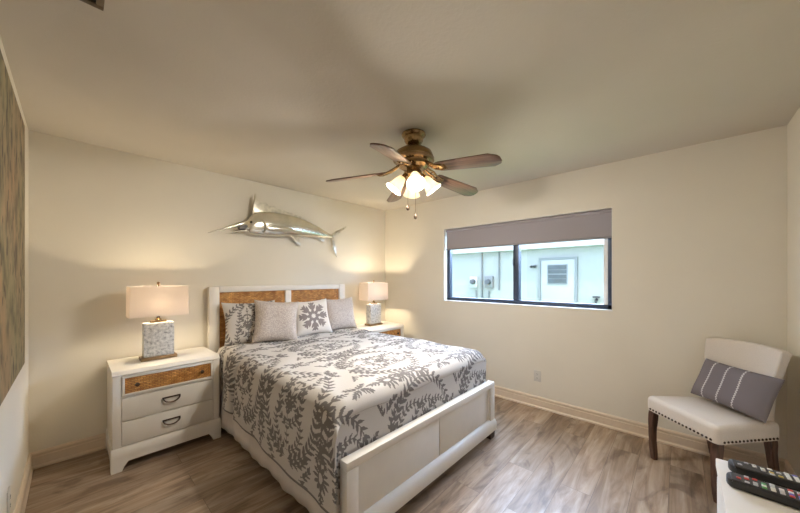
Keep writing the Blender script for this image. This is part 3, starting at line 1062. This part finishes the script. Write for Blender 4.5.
# ------------------------------------------------------------------ table lamps
def make_lamp(label):
    t = thing('table_lamp', label, 'lamp', group='matching table lamps on the nightstands')
    bm = new(); box(bm, -0.118, 0.118, -0.062, 0.062, 0.0, 0.026, 0.003)
    obj('lamp_foot', bm, 'brass_dark', t)
    bm = new(); box(bm, -0.099, 0.099, -0.046, 0.046, 0.026, 0.300, 0.005)
    b = obj('lamp_body', bm, 'shell', t); b['label'] = 'mottled grey shell block'
    bm = new(); box(bm, -0.052, 0.052, -0.022, 0.022, 0.300, 0.316, 0.002)
    obj('cap_plate', bm, 'brass_dark', t)
    bm = new(); lathe(bm, [(0.022, 0.316), (0.020, 0.328), (0.011, 0.335), (0.011, 0.37), (0.017, 0.372), (0.017, 0.41), (0.006, 0.412), (0.004, 0.60), (0.004, 0.61)], 16)
    obj('stem', bm, 'brass', t)
    bm = new(); lathe(bm, [(0.008, 0.607), (0.011, 0.612), (0.006, 0.618), (0.012, 0.626), (0.008, 0.634), (0, 0.637)], 14)
    obj('finial', bm, 'brass_dark', t)
    # rectangular shade: four thin slightly tapered walls
    bm = new()
    z0, z1 = 0.357, 0.600
    def ring(hx_, hy_, z):
        r, pts = 0.012, []
        for cx, cy, a0 in ((hx_ - r, hy_ - r, 0), (-hx_ + r, hy_ - r, 90), (-hx_ + r, -hy_ + r, 180), (hx_ - r, -hy_ + r, 270)):
            for k in range(5):
                a = R(a0 + k * 22.5)
                pts.append(bm.verts.new((cx + r * math.cos(a), cy + r * math.sin(a), z)))
        return pts
    rings = [ring(0.195, 0.10, z0), ring(0.190, 0.096, z1), ring(0.188, 0.094, z1), ring(0.193, 0.098, z0)]
    for i in range(4):
        a, b_ = rings[i], rings[(i + 1) % 4]
        for k in range(20):
            bm.faces.new((a[k], a[(k + 1) % 20], b_[(k + 1) % 20], b_[k]))
    s = obj('lamp_shade', bm, 'lampshade', t); s['label'] = 'white rectangular fabric shade'
    bm = new()
    for z in (z1 - .004,):
        tube(bm, [(-0.187, 0, z), (0.187, 0, z)], 0.002, 6); tube(bm, [(0, -0.093, z), (0, 0.093, z)], 0.002, 6)
    obj('shade_spider', bm, 'brass', t)
    bm = new(); lathe(bm, [(0.012, 0.40), (0.016, 0.42), (0.030, 0.455), (0.026, 0.485), (0, 0.50)], 18)
    obj('bulb', bm, 'bulb', t)
    return t
for (x, y, lab) in ((0.700, -0.245, 'left table lamp, on the nightstand that shows its drawers'), (3.115, -0.245, 'right table lamp, in the far corner beyond the bed pillows')):
    if x < 1:
        t = lp = make_lamp(lab)
    else:
        t = copy_tree(lp); t['label'] = lab
    t.location = (x, y, 0.712)
    light('lamp_light', (0, 0, 0.47), LAMP_W, (1.0, 0.82, 0.56), 0.035, t)

# ------------------------------------------------------------------ ceiling fan
FX, FY = 1.921, -1.995
fan = thing('ceiling_fan', 'brass ceiling fan with five dark wood blades and four lit glass shades', 'ceiling fan', (FX, FY, H))
bm = new(); lathe(bm, [(0.0, 0.0), (0.086, 0.0), (0.090, -0.010), (0.084, -0.020), (0.072, -0.030), (0.068, -0.055), (0.052, -0.080), (0.030, -0.090), (0.0, -0.090)][1:], 32)
obj('canopy', bm, 'brass', fan)
bm = new(); lathe(bm, [(0.020, -0.085), (0.026, -0.098), (0.026, -0.118), (0.020, -0.130)], 20)
obj('downrod', bm, 'brass_dark', fan)
bm = new(); lathe(bm, [(0.02, -0.110), (0.060, -0.112), (0.105, -0.122), (0.132, -0.140), (0.143, -0.165), (0.146, -0.182), (0.146, -0.196), (0.134, -0.206), (0.116, -0.214), (0.112, -0.226), (0.116, -0.240), (0.09, -0.256), (0.05, -0.262)], 48)
mh = obj('motor_housing', bm, 'brass', fan)
bm = new()
lathe(bm, [(0.138, -0.206), (0.151, -0.201), (0.151, -0.186), (0.143, -0.180)], 40)
obj('decorative_band', bm, 'brass_dark', mh)
BZ = -0.262           # blade height below ceiling
for k in range(5):
    a = R(58.26 + 72 * k)
    rotz = Matrix.Rotation(a, 4, 'Z')
    pitch = Matrix.Rotation(R(7), 4, 'Y') @ Matrix.Rotation(R(-13), 4, 'X')
    # outline of blade: along x
    r0, r1 = 0.205, 0.655
    outl = [(r0, -0.048), (r0 + 0.03, -0.056), (r1 - 0.06, -0.070), (r1 - 0.012, -0.044), (r1, -0.020), (r1, 0.020), (r1 - 0.012, 0.044), (r1 - 0.06, 0.070), (r0 + 0.03, 0.056), (r0, 0.048)]
    bm = new(); prism(bm, outl, 'Z', -0.004, 0.004, 0.0015)
    bl_ = obj('blade', bm, 'blade', fan)
    bl_.matrix_local = Matrix.Translation((0, 0, BZ)) @ rotz @ pitch
    bm = new()
    # ornate iron: two curling arms and a plate
    for s in (-1, 1):
        tube(bm, [(0.095, 0.012 * s, 0.045), (0.125, 0.030 * s, 0.028), (0.160, 0.040 * s, 0.012), (0.195, 0.028 * s, 0.0), (0.235, 0.030 * s, -0.008), (0.262, 0.012 * s, -0.008)], 0.008, 8)
        tube(bm, [(0.160, 0.040 * s, 0.012), (0.150, 0.018 * s, 0.012), (0.170, 0.008 * s, 0.008), (0.182, 0.018 * s, 0.004)], 0.006, 8)
    box(bm, 0.215, 0.275, -0.030, 0.030, -0.0095, -0.004, 0.003)
    tube(bm, [(0.09, 0, 0.045), (0.14, 0, 0.022), (0.22, 0, -0.006)], 0.009, 8)
    obj('blade_iron', bm, 'brass', bl_)
# light kit
bm = new(); lathe(bm, [(0.045, -0.255), (0.052, -0.268), (0.060, -0.283), (0.060, -0.305), (0.042, -0.325), (0.028, -0.338), (0.020, -0.353), (0.008, -0.361), (0, -0.363)], 32)
kit = obj('light_kit', bm, 'brass', fan)
to_cam = math.atan2(camo.location.y - FY, camo.location.x - FX)
for k in range(4):
    a = to_cam + R(6) + k * PI / 2
    tilt = R(38)                                   # away from straight down
    d = Vector((math.cos(a) * math.sin(tilt), math.sin(a) * math.sin(tilt), -math.cos(tilt)))
    root = Vector((math.cos(a) * 0.066, math.sin(a) * 0.066, -0.305))
    q = d.to_track_quat('Z', 'Y').to_matrix().to_4x4()
    bm = new(); tube(bm, [(math.cos(a) * 0.045, math.sin(a) * 0.045, -0.291), tuple(root), tuple(root + d * 0.03)], [0.012, 0.014, 0.020], 12)
    arm = obj('lamp_arm', bm, 'brass', kit)
    bm = new()
    prof = [(0.024, 0.0), (0.030, 0.012), (0.038, 0.035), (0.044, 0.060), (0.052, 0.085), (0.066, 0.112), (0.0645, 0.1125), (0.050, 0.086), (0.042, 0.060), (0.036, 0.035), (0.028, 0.012), (0.022, 0.002)]
    lathe(bm, prof, 28, cap=False)
    sh = obj('glass_shade', bm, 'fan_glass', fan)
    sh.matrix_local = Matrix.Translation(root + d * 0.022) @ q
    bm = new(); lathe(bm, [(0.010, 0.0), (0.012, 0.015), (0.022, 0.040), (0.024, 0.055), (0.016, 0.072), (0, 0.078)], 16)
    obj('bulb', bm, 'bulb', sh)
    light('fan_light', (0, 0, 0.092), FAN_W, (1.0, 0.92, 0.81), 0.03, sh)
for k, (dx, dy, ln) in enumerate(((-0.030, 0.030, 0.205), (0.006, -0.012, 0.270))):
    bm = new(); tube(bm, [(dx, dy, -0.330), (dx, dy, -0.330 - ln)], 0.0014, 6)
    pc = obj('pull_chain', bm, 'brass', fan)
    bm = new(); lathe(bm, [(0.002, 0.012), (0.006, 0.006), (0.0125, -0.010), (0.011, -0.022), (0.004, -0.028), (0, -0.029)], 14)
    obj('chain_fob', bm, 'bronze', pc, loc=(dx, dy, -0.330 - ln))

# ------------------------------------------------------------------ marlin on the back wall
mar = thing('marlin_sculpture', 'silver metal marlin hung on the wall above the headboard', 'wall sculpture', (1.9, 0, 1.95))
ox, oz = 1.9, 1.95
def MP(x, z, y=-0.085):
    return Vector((x - ox, y, z - oz))
def interp(keys, x):
    xs = [k[0] for k in keys]
    return [float(np.interp(x, xs, [k[i] for k in keys])) for i in range(1, len(keys[0]))]
# x, top z, bottom z, half thickness
prof = [(1.385, 1.938, 1.905, .010), (1.44, 1.965, 1.875, .030), (1.48, 2.010, 1.852, .048), (1.52, 2.062, 1.840, .060), (1.585, 2.098, 1.838, .068), (1.69, 2.113, 1.842, .072), (1.80, 2.118, 1.850, .072), (1.92, 2.113, 1.862, .068), (2.05, 2.098, 1.872, .060), (2.18, 2.068, 1.880, .050), (2.30, 2.032, 1.886, .040), (2.40, 1.990, 1.892, .028), (2.47, 1.955, 1.900, .018), (2.53, 1.940, 1.908, .012)]
bm = new()
xs = np.linspace(1.385, 2.53, 60)
rings = []
for x in xs:
    zt, zb, th = interp(prof, x)
    zc, hz = (zt + zb) / 2, (zt - zb) / 2
    ring = []
    for k in range(28):
        a = 2 * PI * k / 28
        ca, sa = math.cos(a), math.sin(a)
        ring.append(bm.verts.new(MP(x, zc + hz * math.copysign(abs(sa) ** 0.9, sa), -0.085 + th * ca)))
    rings.append(ring)
for a, b in zip(rings, rings[1:]):
    for k in range(28):
        bm.faces.new((a[k], a[(k + 1) % 28], b[(k + 1) % 28], b[k]))
bm.faces.new(rings[0][::-1]); bm.faces.new(rings[-1])
body = obj('body', bm, 'silver', mar, angle=60)
bm = new(); tube(bm, [MP(1.44, 1.955), MP(1.36, 1.922), MP(1.24, 1.872), MP(1.103, 1.816)], [0.022, 0.016, 0.009, 0.002], 12)
obj('bill', bm, 'silver', mar)
bm = new(); tube(bm, [MP(1.46, 1.885), MP(1.40, 1.868), MP(1.35, 1.853), MP(1.305, 1.842)], [0.026, 0.017, 0.011, 0.002], 12)
obj('lower_jaw', bm, 'silver', mar)
bm = new(); prism(bm, [((a - ox), (b - oz)) for a, b in ((1.372, 1.902), (1.44, 1.935), (1.462, 1.918), (1.44, 1.892), (1.385, 1.880))], 'Y', -0.122, -0.07)
obj('mouth', bm, 'mouth_dark', mar)
bm = new(); lathe(bm, [(0.013, 0), (0.012, 0.008), (0, 0.012)], 16, mtx=Matrix.Rotation(R(90), 4, 'X'))
obj('eye', bm, 'mouth_dark', mar, loc=MP(1.487, 1.965, -0.128))

def fin(name, pts, th=0.010, y=-0.085, mat='silver_fin', wave=0):
    bm = new()
    prism(bm, [(a - ox, b - oz) for a, b in pts], 'Y', y - th / 2, y + th / 2, min(th * .35, .004))
    return obj(name, bm, mat, mar)
fin('dorsal_fin', [(1.515, 2.06), (1.530, 2.17), (1.543, 2.285), (1.552, 2.280), (1.562, 2.225), (1.600, 2.195), (1.660, 2.208), (1.690, 2.178), (1.750, 2.186), (1.790, 2.158), (1.850, 2.164), (1.900, 2.140), (1.960, 2.142), (2.02, 2.118), (2.08, 2.118), (2.14, 2.088), (2.20, 2.055), (2.0, 2.07), (1.7, 2.08), (1.55, 2.05)])
# dorsal spines
for x0, x1, zt in ((1.525, 1.547, 2.282), (1.64, 1.660, 2.206), (1.73, 1.750, 2.184), (1.83, 1.850, 2.162), (1.94, 1.960, 2.140), (2.06, 2.078, 2.116)):
    bm = new(); tube(bm, [MP(x0, 2.09), MP(x1, zt)], [0.006, 0.0035], 8)
    obj('dorsal_spine', bm, 'silver', mar)
fin('tail_fin_lobe', [(2.490, 1.915), (2.515, 1.950), (2.60, 2.005), (2.68, 2.048), (2.751, 2.082), (2.745, 2.062), (2.66, 1.995), (2.575, 1.945), (2.545, 1.915)], 0.014)
fin('tail_fin_lobe', [(2.495, 1.935), (2.55, 1.925), (2.565, 1.84), (2.585, 1.74), (2.600, 1.655), (2.580, 1.675), (2.545, 1.77), (2.515, 1.86)], 0.014)
fin('pelvic_fin', [(1.955, 1.885), (1.985, 1.835), (2.035, 1.790), (2.080, 1.765), (2.075, 1.800), (2.060, 1.845), (2.030, 1.885)], 0.010)
fin('anal_fin', [(2.33, 1.895), (2.36, 1.860), (2.40, 1.845), (2.40, 1.870), (2.43, 1.898)], 0.010)
fin('pectoral_fin', [(1.640, 1.925), (1.70, 1.955), (1.80, 1.965), (1.90, 1.952), (2.01, 1.925), (1.90, 1.925), (1.78, 1.925), (1.69, 1.905)], 0.010, y=-0.160, mat='silver')
bm = new()
tube(bm, [MP(1.600, 2.00, -0.148), MP(1.625, 1.955, -0.156), MP(1.630, 1.91, -0.154), MP(1.610, 1.865, -0.140)], 0.008, 8)
obj('gill_cover', bm, 'silver', mar)
for x, z in ((1.70, 1.97), (2.10, 1.98)):
    bm = new(); tube(bm, [MP(x, z, 0.0), MP(x, z, -0.06)], 0.010, 10)
    obj('wall_bracket', bm, 'brass_dark', mar)

# ------------------------------------------------------------------ painting on the left wall
pt = thing('canvas_painting', 'large abstract canvas in olive and rust on the left wall', 'painting', (0, -1.70, 1.54))
bm = new(); box(bm, 0.006, 0.040, -0.92, 0.86, -0.62, 0.66, 0.003)
obj('canvas', bm, 'canvas', pt)
bm = new(); box(bm, 0.0, 0.012, -0.88, 0.78, -0.58, 0.58)
obj('stretcher_bars', bm, 'chair_leg', pt)

# ------------------------------------------------------------------ outlets, ceiling vent
def outlet(label, loc, rotz):
    t = thing('wall_outlet', label, 'outlet', loc, (0, 0, rotz), group='wall outlets')
    bm = new(); box(bm, -0.036, 0.036, -0.006, 0.0, -0.058, 0.058, 0.003)
    obj('cover_plate', bm, 'plastic_white', t)
    for s in (-1, 1):
        bm = new(); lathe(bm, [(0.017, 0), (0.016, 0.003), (0, 0.0032)], 20, mtx=Matrix.Rotation(R(90), 4, 'X'))
        so = obj('socket', bm, 'plastic_white', t, loc=(0, -0.005, 0.021 * s))
        bm = new()
        box(bm, -0.0075, -0.0055, -0.0040, -0.0028, -0.003, 0.006); box(bm, 0.0055, 0.0075, -0.0040, -0.0028, -0.003, 0.006); box(bm, -0.002, 0.002, -0.0040, -0.0028, -0.011, -0.007)
        obj('slots', bm, 'slot', so)
outlet('white outlet plate low on the window wall, right of the footboard', (W, -2.319, 0.335), R(-90))
outlet('white outlet plate low on the left wall by the painting', (0, -1.03, 0.29), R(90))
ven = thing('ceiling_vent', 'brown metal air vent in the ceiling by the left wall', 'vent', (0.17, -1.945, H))
bm = new()
a, b = 0.128, 0.178
box(bm, -a, a, -b, -b + .022, -0.010, 0, .003); box(bm, -a, a, b - .022, b, -0.010, 0, .003)
box(bm, -a, -a + .022, -b + .022, b - .022, -0.010, 0, .003); box(bm, a - .022, a, -b + .022, b - .022, -0.010, 0, .003)
obj('vent_frame', bm, 'vent', ven)
bm = new()
for k in range(9):
    y = -b + .045 + k * .033
    box(bm, -a + .02, a - .02, -0.012, 0.012, -0.001, 0.001, mtx=Matrix.Translation((0, y, -0.005)) @ Matrix.Rotation(R(25), 4, 'X'))
box(bm, -a + .02, a - .02, -b + .02, b - .02, -0.0012, 0)
obj('vent_slats', bm, 'slot', ven)

# ------------------------------------------------------------------ accent chair
fwd = Vector((-0.700, 0.714, 0))
ca = math.atan2(fwd.y, fwd.x) - PI / 2          # local +Y is forward
fm = Vector((3.080, -3.415, 0))                 # middle of the front edge
cc = fm - fwd.normalized() * 0.26 + Vector((-0.035, -0.014, 0))
ch = thing('accent_chair', 'cream upholstered armless chair with nailhead trim in the right corner', 'chair', (cc.x, cc.y, 0), (0, 0, ca))
# seat: local x across, y forward
def rounded_slab(outline, z0, z1, crown, bev, n=1):
    bm = new()
    prism(bm, outline, 'Z', z0, z1)
    es = [e for e in bm.edges if abs(e.verts[0].co.z - e.verts[1].co.z) < 1e-6 and e.verts[0].co.z > (z0 + z1) / 2]
    ev = [e for e in bm.edges if abs(e.verts[0].co.z - e.verts[1].co.z) > 1e-3]
    bmesh.ops.bevel(bm, geom=es + ev, offset=bev, segments=5, affect='EDGES', profile=0.5)
    return bm
sfw, sbw, sd = 0.260, 0.215, 0.27
bm = rounded_slab([(-sfw, sd), (-sbw, -0.19), (sbw, -0.19), (sfw, sd)], 0.372, 0.478, 0, 0.032)
for v in bm.verts:
    if v.co.z > 0.45:
        v.co.z += 0.012 * (1 - (v.co.x / .28) ** 2) * (1 - ((v.co.y - .02) / .27) ** 2)
seat = obj('seat', bm, 'upholstery', ch, angle=60)
# nailheads along front and both sides
bm = new(); lathe(bm, [(0.0080, 0), (0.0062, 0.004), (0, 0.0058)], 8)
nail0 = obj('nailhead', bm, 'nail', seat)
nail_n = 0
def nails(p0, p1, nrm, n):
    global nail_n
    for i in range(n):
        t_ = (i + .5) / n
        x, y = p0[0] + (p1[0] - p0[0]) * t_, p0[1] + (p1[1] - p0[1]) * t_
        o = nail0
        if nail_n:
            o = nail0.copy(); C.objects.link(o); o.parent = seat
        nail_n += 1
        o.location = (x + nrm[0] * .0005, y + nrm[1] * .0005, 0.386)
        o.rotation_euler = Vector((nrm[0], nrm[1], 0)).to_track_quat('Z', 'Y').to_euler()
nails((-sfw + .03, sd), (sfw - .03, sd), (0, 1), 18)
for s in (-1, 1):
    nn = Vector((0.495, -(sfw - sbw) * 1.0, 0)).normalized()
    nails((s * sfw - s * .004, sd - .03), (s * sbw + s * .003, -0.165), (s * nn.x, nn.y), 15)
# backrest: curved and flared, leaning back, wraps slightly
bm = new()
nu, nv = 25, 17
def backpt(u, v, side):
    """u -1..1 across, v 0..1 up, side 0 front 1 back"""
    z = 0.40 + 0.525 * v
    wid = 0.186 + 0.043 / (1 + math.exp(-(v - 0.62) / 0.10))
    x = u * wid
    lean = -0.135 - 0.055 * v - 0.035 * v ** 3
    wrap = 0.055 * abs(u) ** 2.5 * (0.5 + .5 * v)
    th = 0.075 - 0.015 * v
    y = lean + wrap - 0.03 * 0
    if side:
        y -= th
        y -= 0.018 * v ** 5
        z -= 0.012 * v ** 3
    z += (0.012 * (1 - u * u)) * (v ** 3)
    return (x, y, z)
V_ = {}
for s in (0, 1):
    for i in range(nu):
        for j in range(nv):
            V_[s, i, j] = bm.verts.new(backpt(-1 + 2 * i / (nu - 1), j / (nv - 1), s))
for s in (0, 1):
    for i in range(nu - 1):
        for j in range(nv - 1):
            bm.faces.new((V_[s, i, j], V_[s, i + 1, j], V_[s, i + 1, j + 1], V_[s, i, j + 1]))
rim = []
for i in range(nu - 1):
    for j in (0, nv - 1):
        rim.append(bm.faces.new((V_[0, i, j], V_[0, i + 1, j], V_[1, i + 1, j], V_[1, i, j])))
for j in range(nv - 1):
    for i in (0, nu - 1):
        rim.append(bm.faces.new((V_[0, i, j], V_[0, i, j + 1], V_[1, i, j + 1], V_[1, i, j])))
bmesh.ops.recalc_face_normals(bm, faces=bm.faces[:])
es = [e for e in bm.edges if len(e.link_faces) == 2 and e.calc_face_angle(0) > R(50)]
bmesh.ops.bevel(bm, geom=es, offset=0.022, segments=4, affect='EDGES', profile=0.5, clamp_overlap=True)
obj('backrest', bm, 'upholstery', ch, angle=70)
def leg(x, y, bx, by, sq=0.022, sb=0.016, curve=0.0):
    bm = new()
    rings = []
    for i in range(9):
        q = i / 8
        z = 0.385 * (1 - q)
        px, py = x + (bx - x) * q, y + (by - y) * q
        py += curve * math.sin(q * PI) 
        s = sq + (sb - sq) * q
        rings.append([bm.verts.new((px + a * s, py + b * s, z)) for a, b in ((-1, -1), (1, -1), (1, 1), (-1, 1))])
    for a, b in zip(rings, rings[1:]):
        for k in range(4):
            bm.faces.new((a[k], a[(k + 1) % 4], b[(k + 1) % 4], b[k]))
    bm.faces.new(rings[0]); bm.faces.new(rings[-1][::-1])
    es = [e for e in bm.edges if abs(e.verts[0].co.z - e.verts[1].co.z) > 0.01]
    bmesh.ops.bevel(bm, geom=es, offset=0.004, segments=2, affect='EDGES')
    obj('leg', bm, 'chair_leg', ch)
leg(-0.226, 0.235, -0.226, 0.232, curve=0.012); leg(0.226, 0.235, 0.226, 0.232, curve=0.012)
leg(-0.185, -0.152, -0.195, -0.215, curve=0.018); leg(0.185, -0.152, 0.195, -0.215, curve=0.018)

# grey lumbar pillow on the chair
def stripe_pat(X, Z):
    d = np.zeros(X.shape)
    for x0 in (-0.125, -0.030, 0.065):
        xx = X - x0 - 0.012 * (1 - (Z / .13) ** 2)
        zig = 0.006 * (2 * np.abs(np.mod(Z / 0.016, 1) - .5) * 2 - 1)
        d = np.maximum(d, np.clip(1.2 - np.abs(xx - zig * .6) / 0.0055, 0, 1))
    return d
lp_ = pillow_mesh('lumbar_pillow', 0.46, 0.285, 0.12, 'grey_stripe', stripe_pat, pull=0.05, n=110, seed=4)
mw = Matrix.Translation((cc.x, cc.y, 0)) @ Matrix.Rotation(ca, 4, 'Z') @ Matrix.Translation((-0.045, -0.068, 0.642)) @ Matrix.Rotation(R(180), 4, 'Z') @ Matrix.Rotation(R(-24), 4, 'X') @ Matrix.Rotation(R(1), 4, 'Y')
lp_.matrix_world = mw
tag(lp_, 'grey lumbar pillow with three white stitched stripes on the cream chair', 'pillow')

# ------------------------------------------------------------------ dresser and remotes
DX1, DY1, DZ = 1.748, -3.527, 0.75
dr = thing('dresser', 'white dresser with a plain top, its corner at the lower right', 'dresser', (1.10, -3.75, 0))
x0, x1, y0, y1 = 0.50 - 1.10, DX1 - 1.10, YF + 0.03 + 3.75, DY1 + 3.75
bm = new(); box(bm, x0, x1, y0, y1, DZ - 0.03, DZ, 0.003)
obj('top', bm, 'white', dr)
bm = new(); box(bm, x0 + .008, x1 - .008, y0, y1 - .012, 0.08, DZ - 0.03, 0.003)
obj('carcass', bm, 'white', dr)
for i, xx in enumerate((x0 + .02, (x0 + x1) / 2 + .006)):
    for z0, z1 in ((0.10, 0.29), (0.30, 0.49), (0.50, 0.70)):
        bm = new(); box(bm, xx, xx + (x1 - x0) / 2 - .03, y1 - .016, y1 - .002, z0, z1, 0.003)
        d_ = obj('drawer', bm, 'white_panel', dr)
        bm = new(); lathe(bm, [(0.006, 0), (0.006, 0.012), (0.014, 0.017), (0.014, 0.022), (0, 0.026)], 14, mtx=Matrix.Rotation(R(-90), 4, 'X'))
        obj('knob', bm, 'bronze', d_, loc=(xx + (x1 - x0) / 4 - .015, y1 - .004, (z0 + z1) / 2))
for xx in (x0 + .04, x1 - .04):
    for yy in (y0 + .04, y1 - .05):
        bm = new(); box(bm, xx - .025, xx + .025, yy - .025, yy + .025, 0, 0.085, 0.003)
        obj('leg', bm, 'white', dr)

def remote(label, loc, rotz, cols, w, ln, seed):
    """local: long axis -y, top end at y=0"""
    rg = random.Random(seed)
    t = thing('remote_control', label, 'remote', loc, (0, 0, rotz), group='black remotes on the dresser')
    h = 0.024
    out = []
    for k in range(9):
        a = PI * k / 8
        out.append((w / 2 * math.cos(a), -0.016 + 0.016 * math.sin(a)))
    for k in range(9):
        a = PI + PI * k / 8
        out.append((w / 2 * math.cos(a), -ln + 0.018 + 0.018 * math.sin(a)))
    bm = new(); prism(bm, out, 'Z', 0, h, 0.004)
    body = obj('casing', bm, 'remote', t)
    bm = new(); box(bm, -w / 2 + .005, w / 2 - .005, -ln + .015, -0.010, h - 0.001, h + 0.0008, 0.0008, 1)
    obj('faceplate', bm, 'remote_face', t)
    for r_ in range(10):
        for c in range(4):
            x = (-1.5 + c) * (w - 0.014) / 4
            y = -0.026 - r_ * 0.0165
            m_ = cols[r_][c]
            if m_ is None:
                continue
            bm = new()
            box(bm, -0.0042, 0.0042, -0.0050, 0.0050, 0, 0.003, 0.001, 1)
            obj('button', bm, m_, t, loc=(x, y, h + 0.0005))
    return t
G, Rd, Gn, Ye, Bl, Wh, _n = 'button_grey', 'button_red', 'button_green', 'button_yellow', 'button_blue', 'button_white', None
colsA = [[_n, G, _n, _n], [_n, _n, _n, G], [_n, _n, Wh, G], [_n, G, Wh, _n], [G, Ye, _n, Wh], [Ye, _n, G, _n], [Wh, Wh, Wh, Wh], [Wh, Wh, Wh, Bl], [Wh, Wh, Wh, Bl], [G, Bl, Bl, G]]
colsB = [[_n, Rd, _n, _n], [G, _n, Rd, G], [G, G, _n, Rd], [Gn, Wh, Gn, _n], [Wh, Wh, G, G], [G, G, Wh, _n], [Rd, Bl, Wh, Rd], [Bl, Bl, Rd, G], [Wh, Bl, Bl, Rd], [G, G, G, G]]
remote('black remote farther from the front edge, with pale number buttons', (1.690, -3.552, DZ), R(2), colsA, 0.058, 0.215, 1)
remote('black remote nearer the camera, with red and blue buttons', (1.590, -3.540, DZ), R(-3), colsB, 0.060, 0.21, 2)
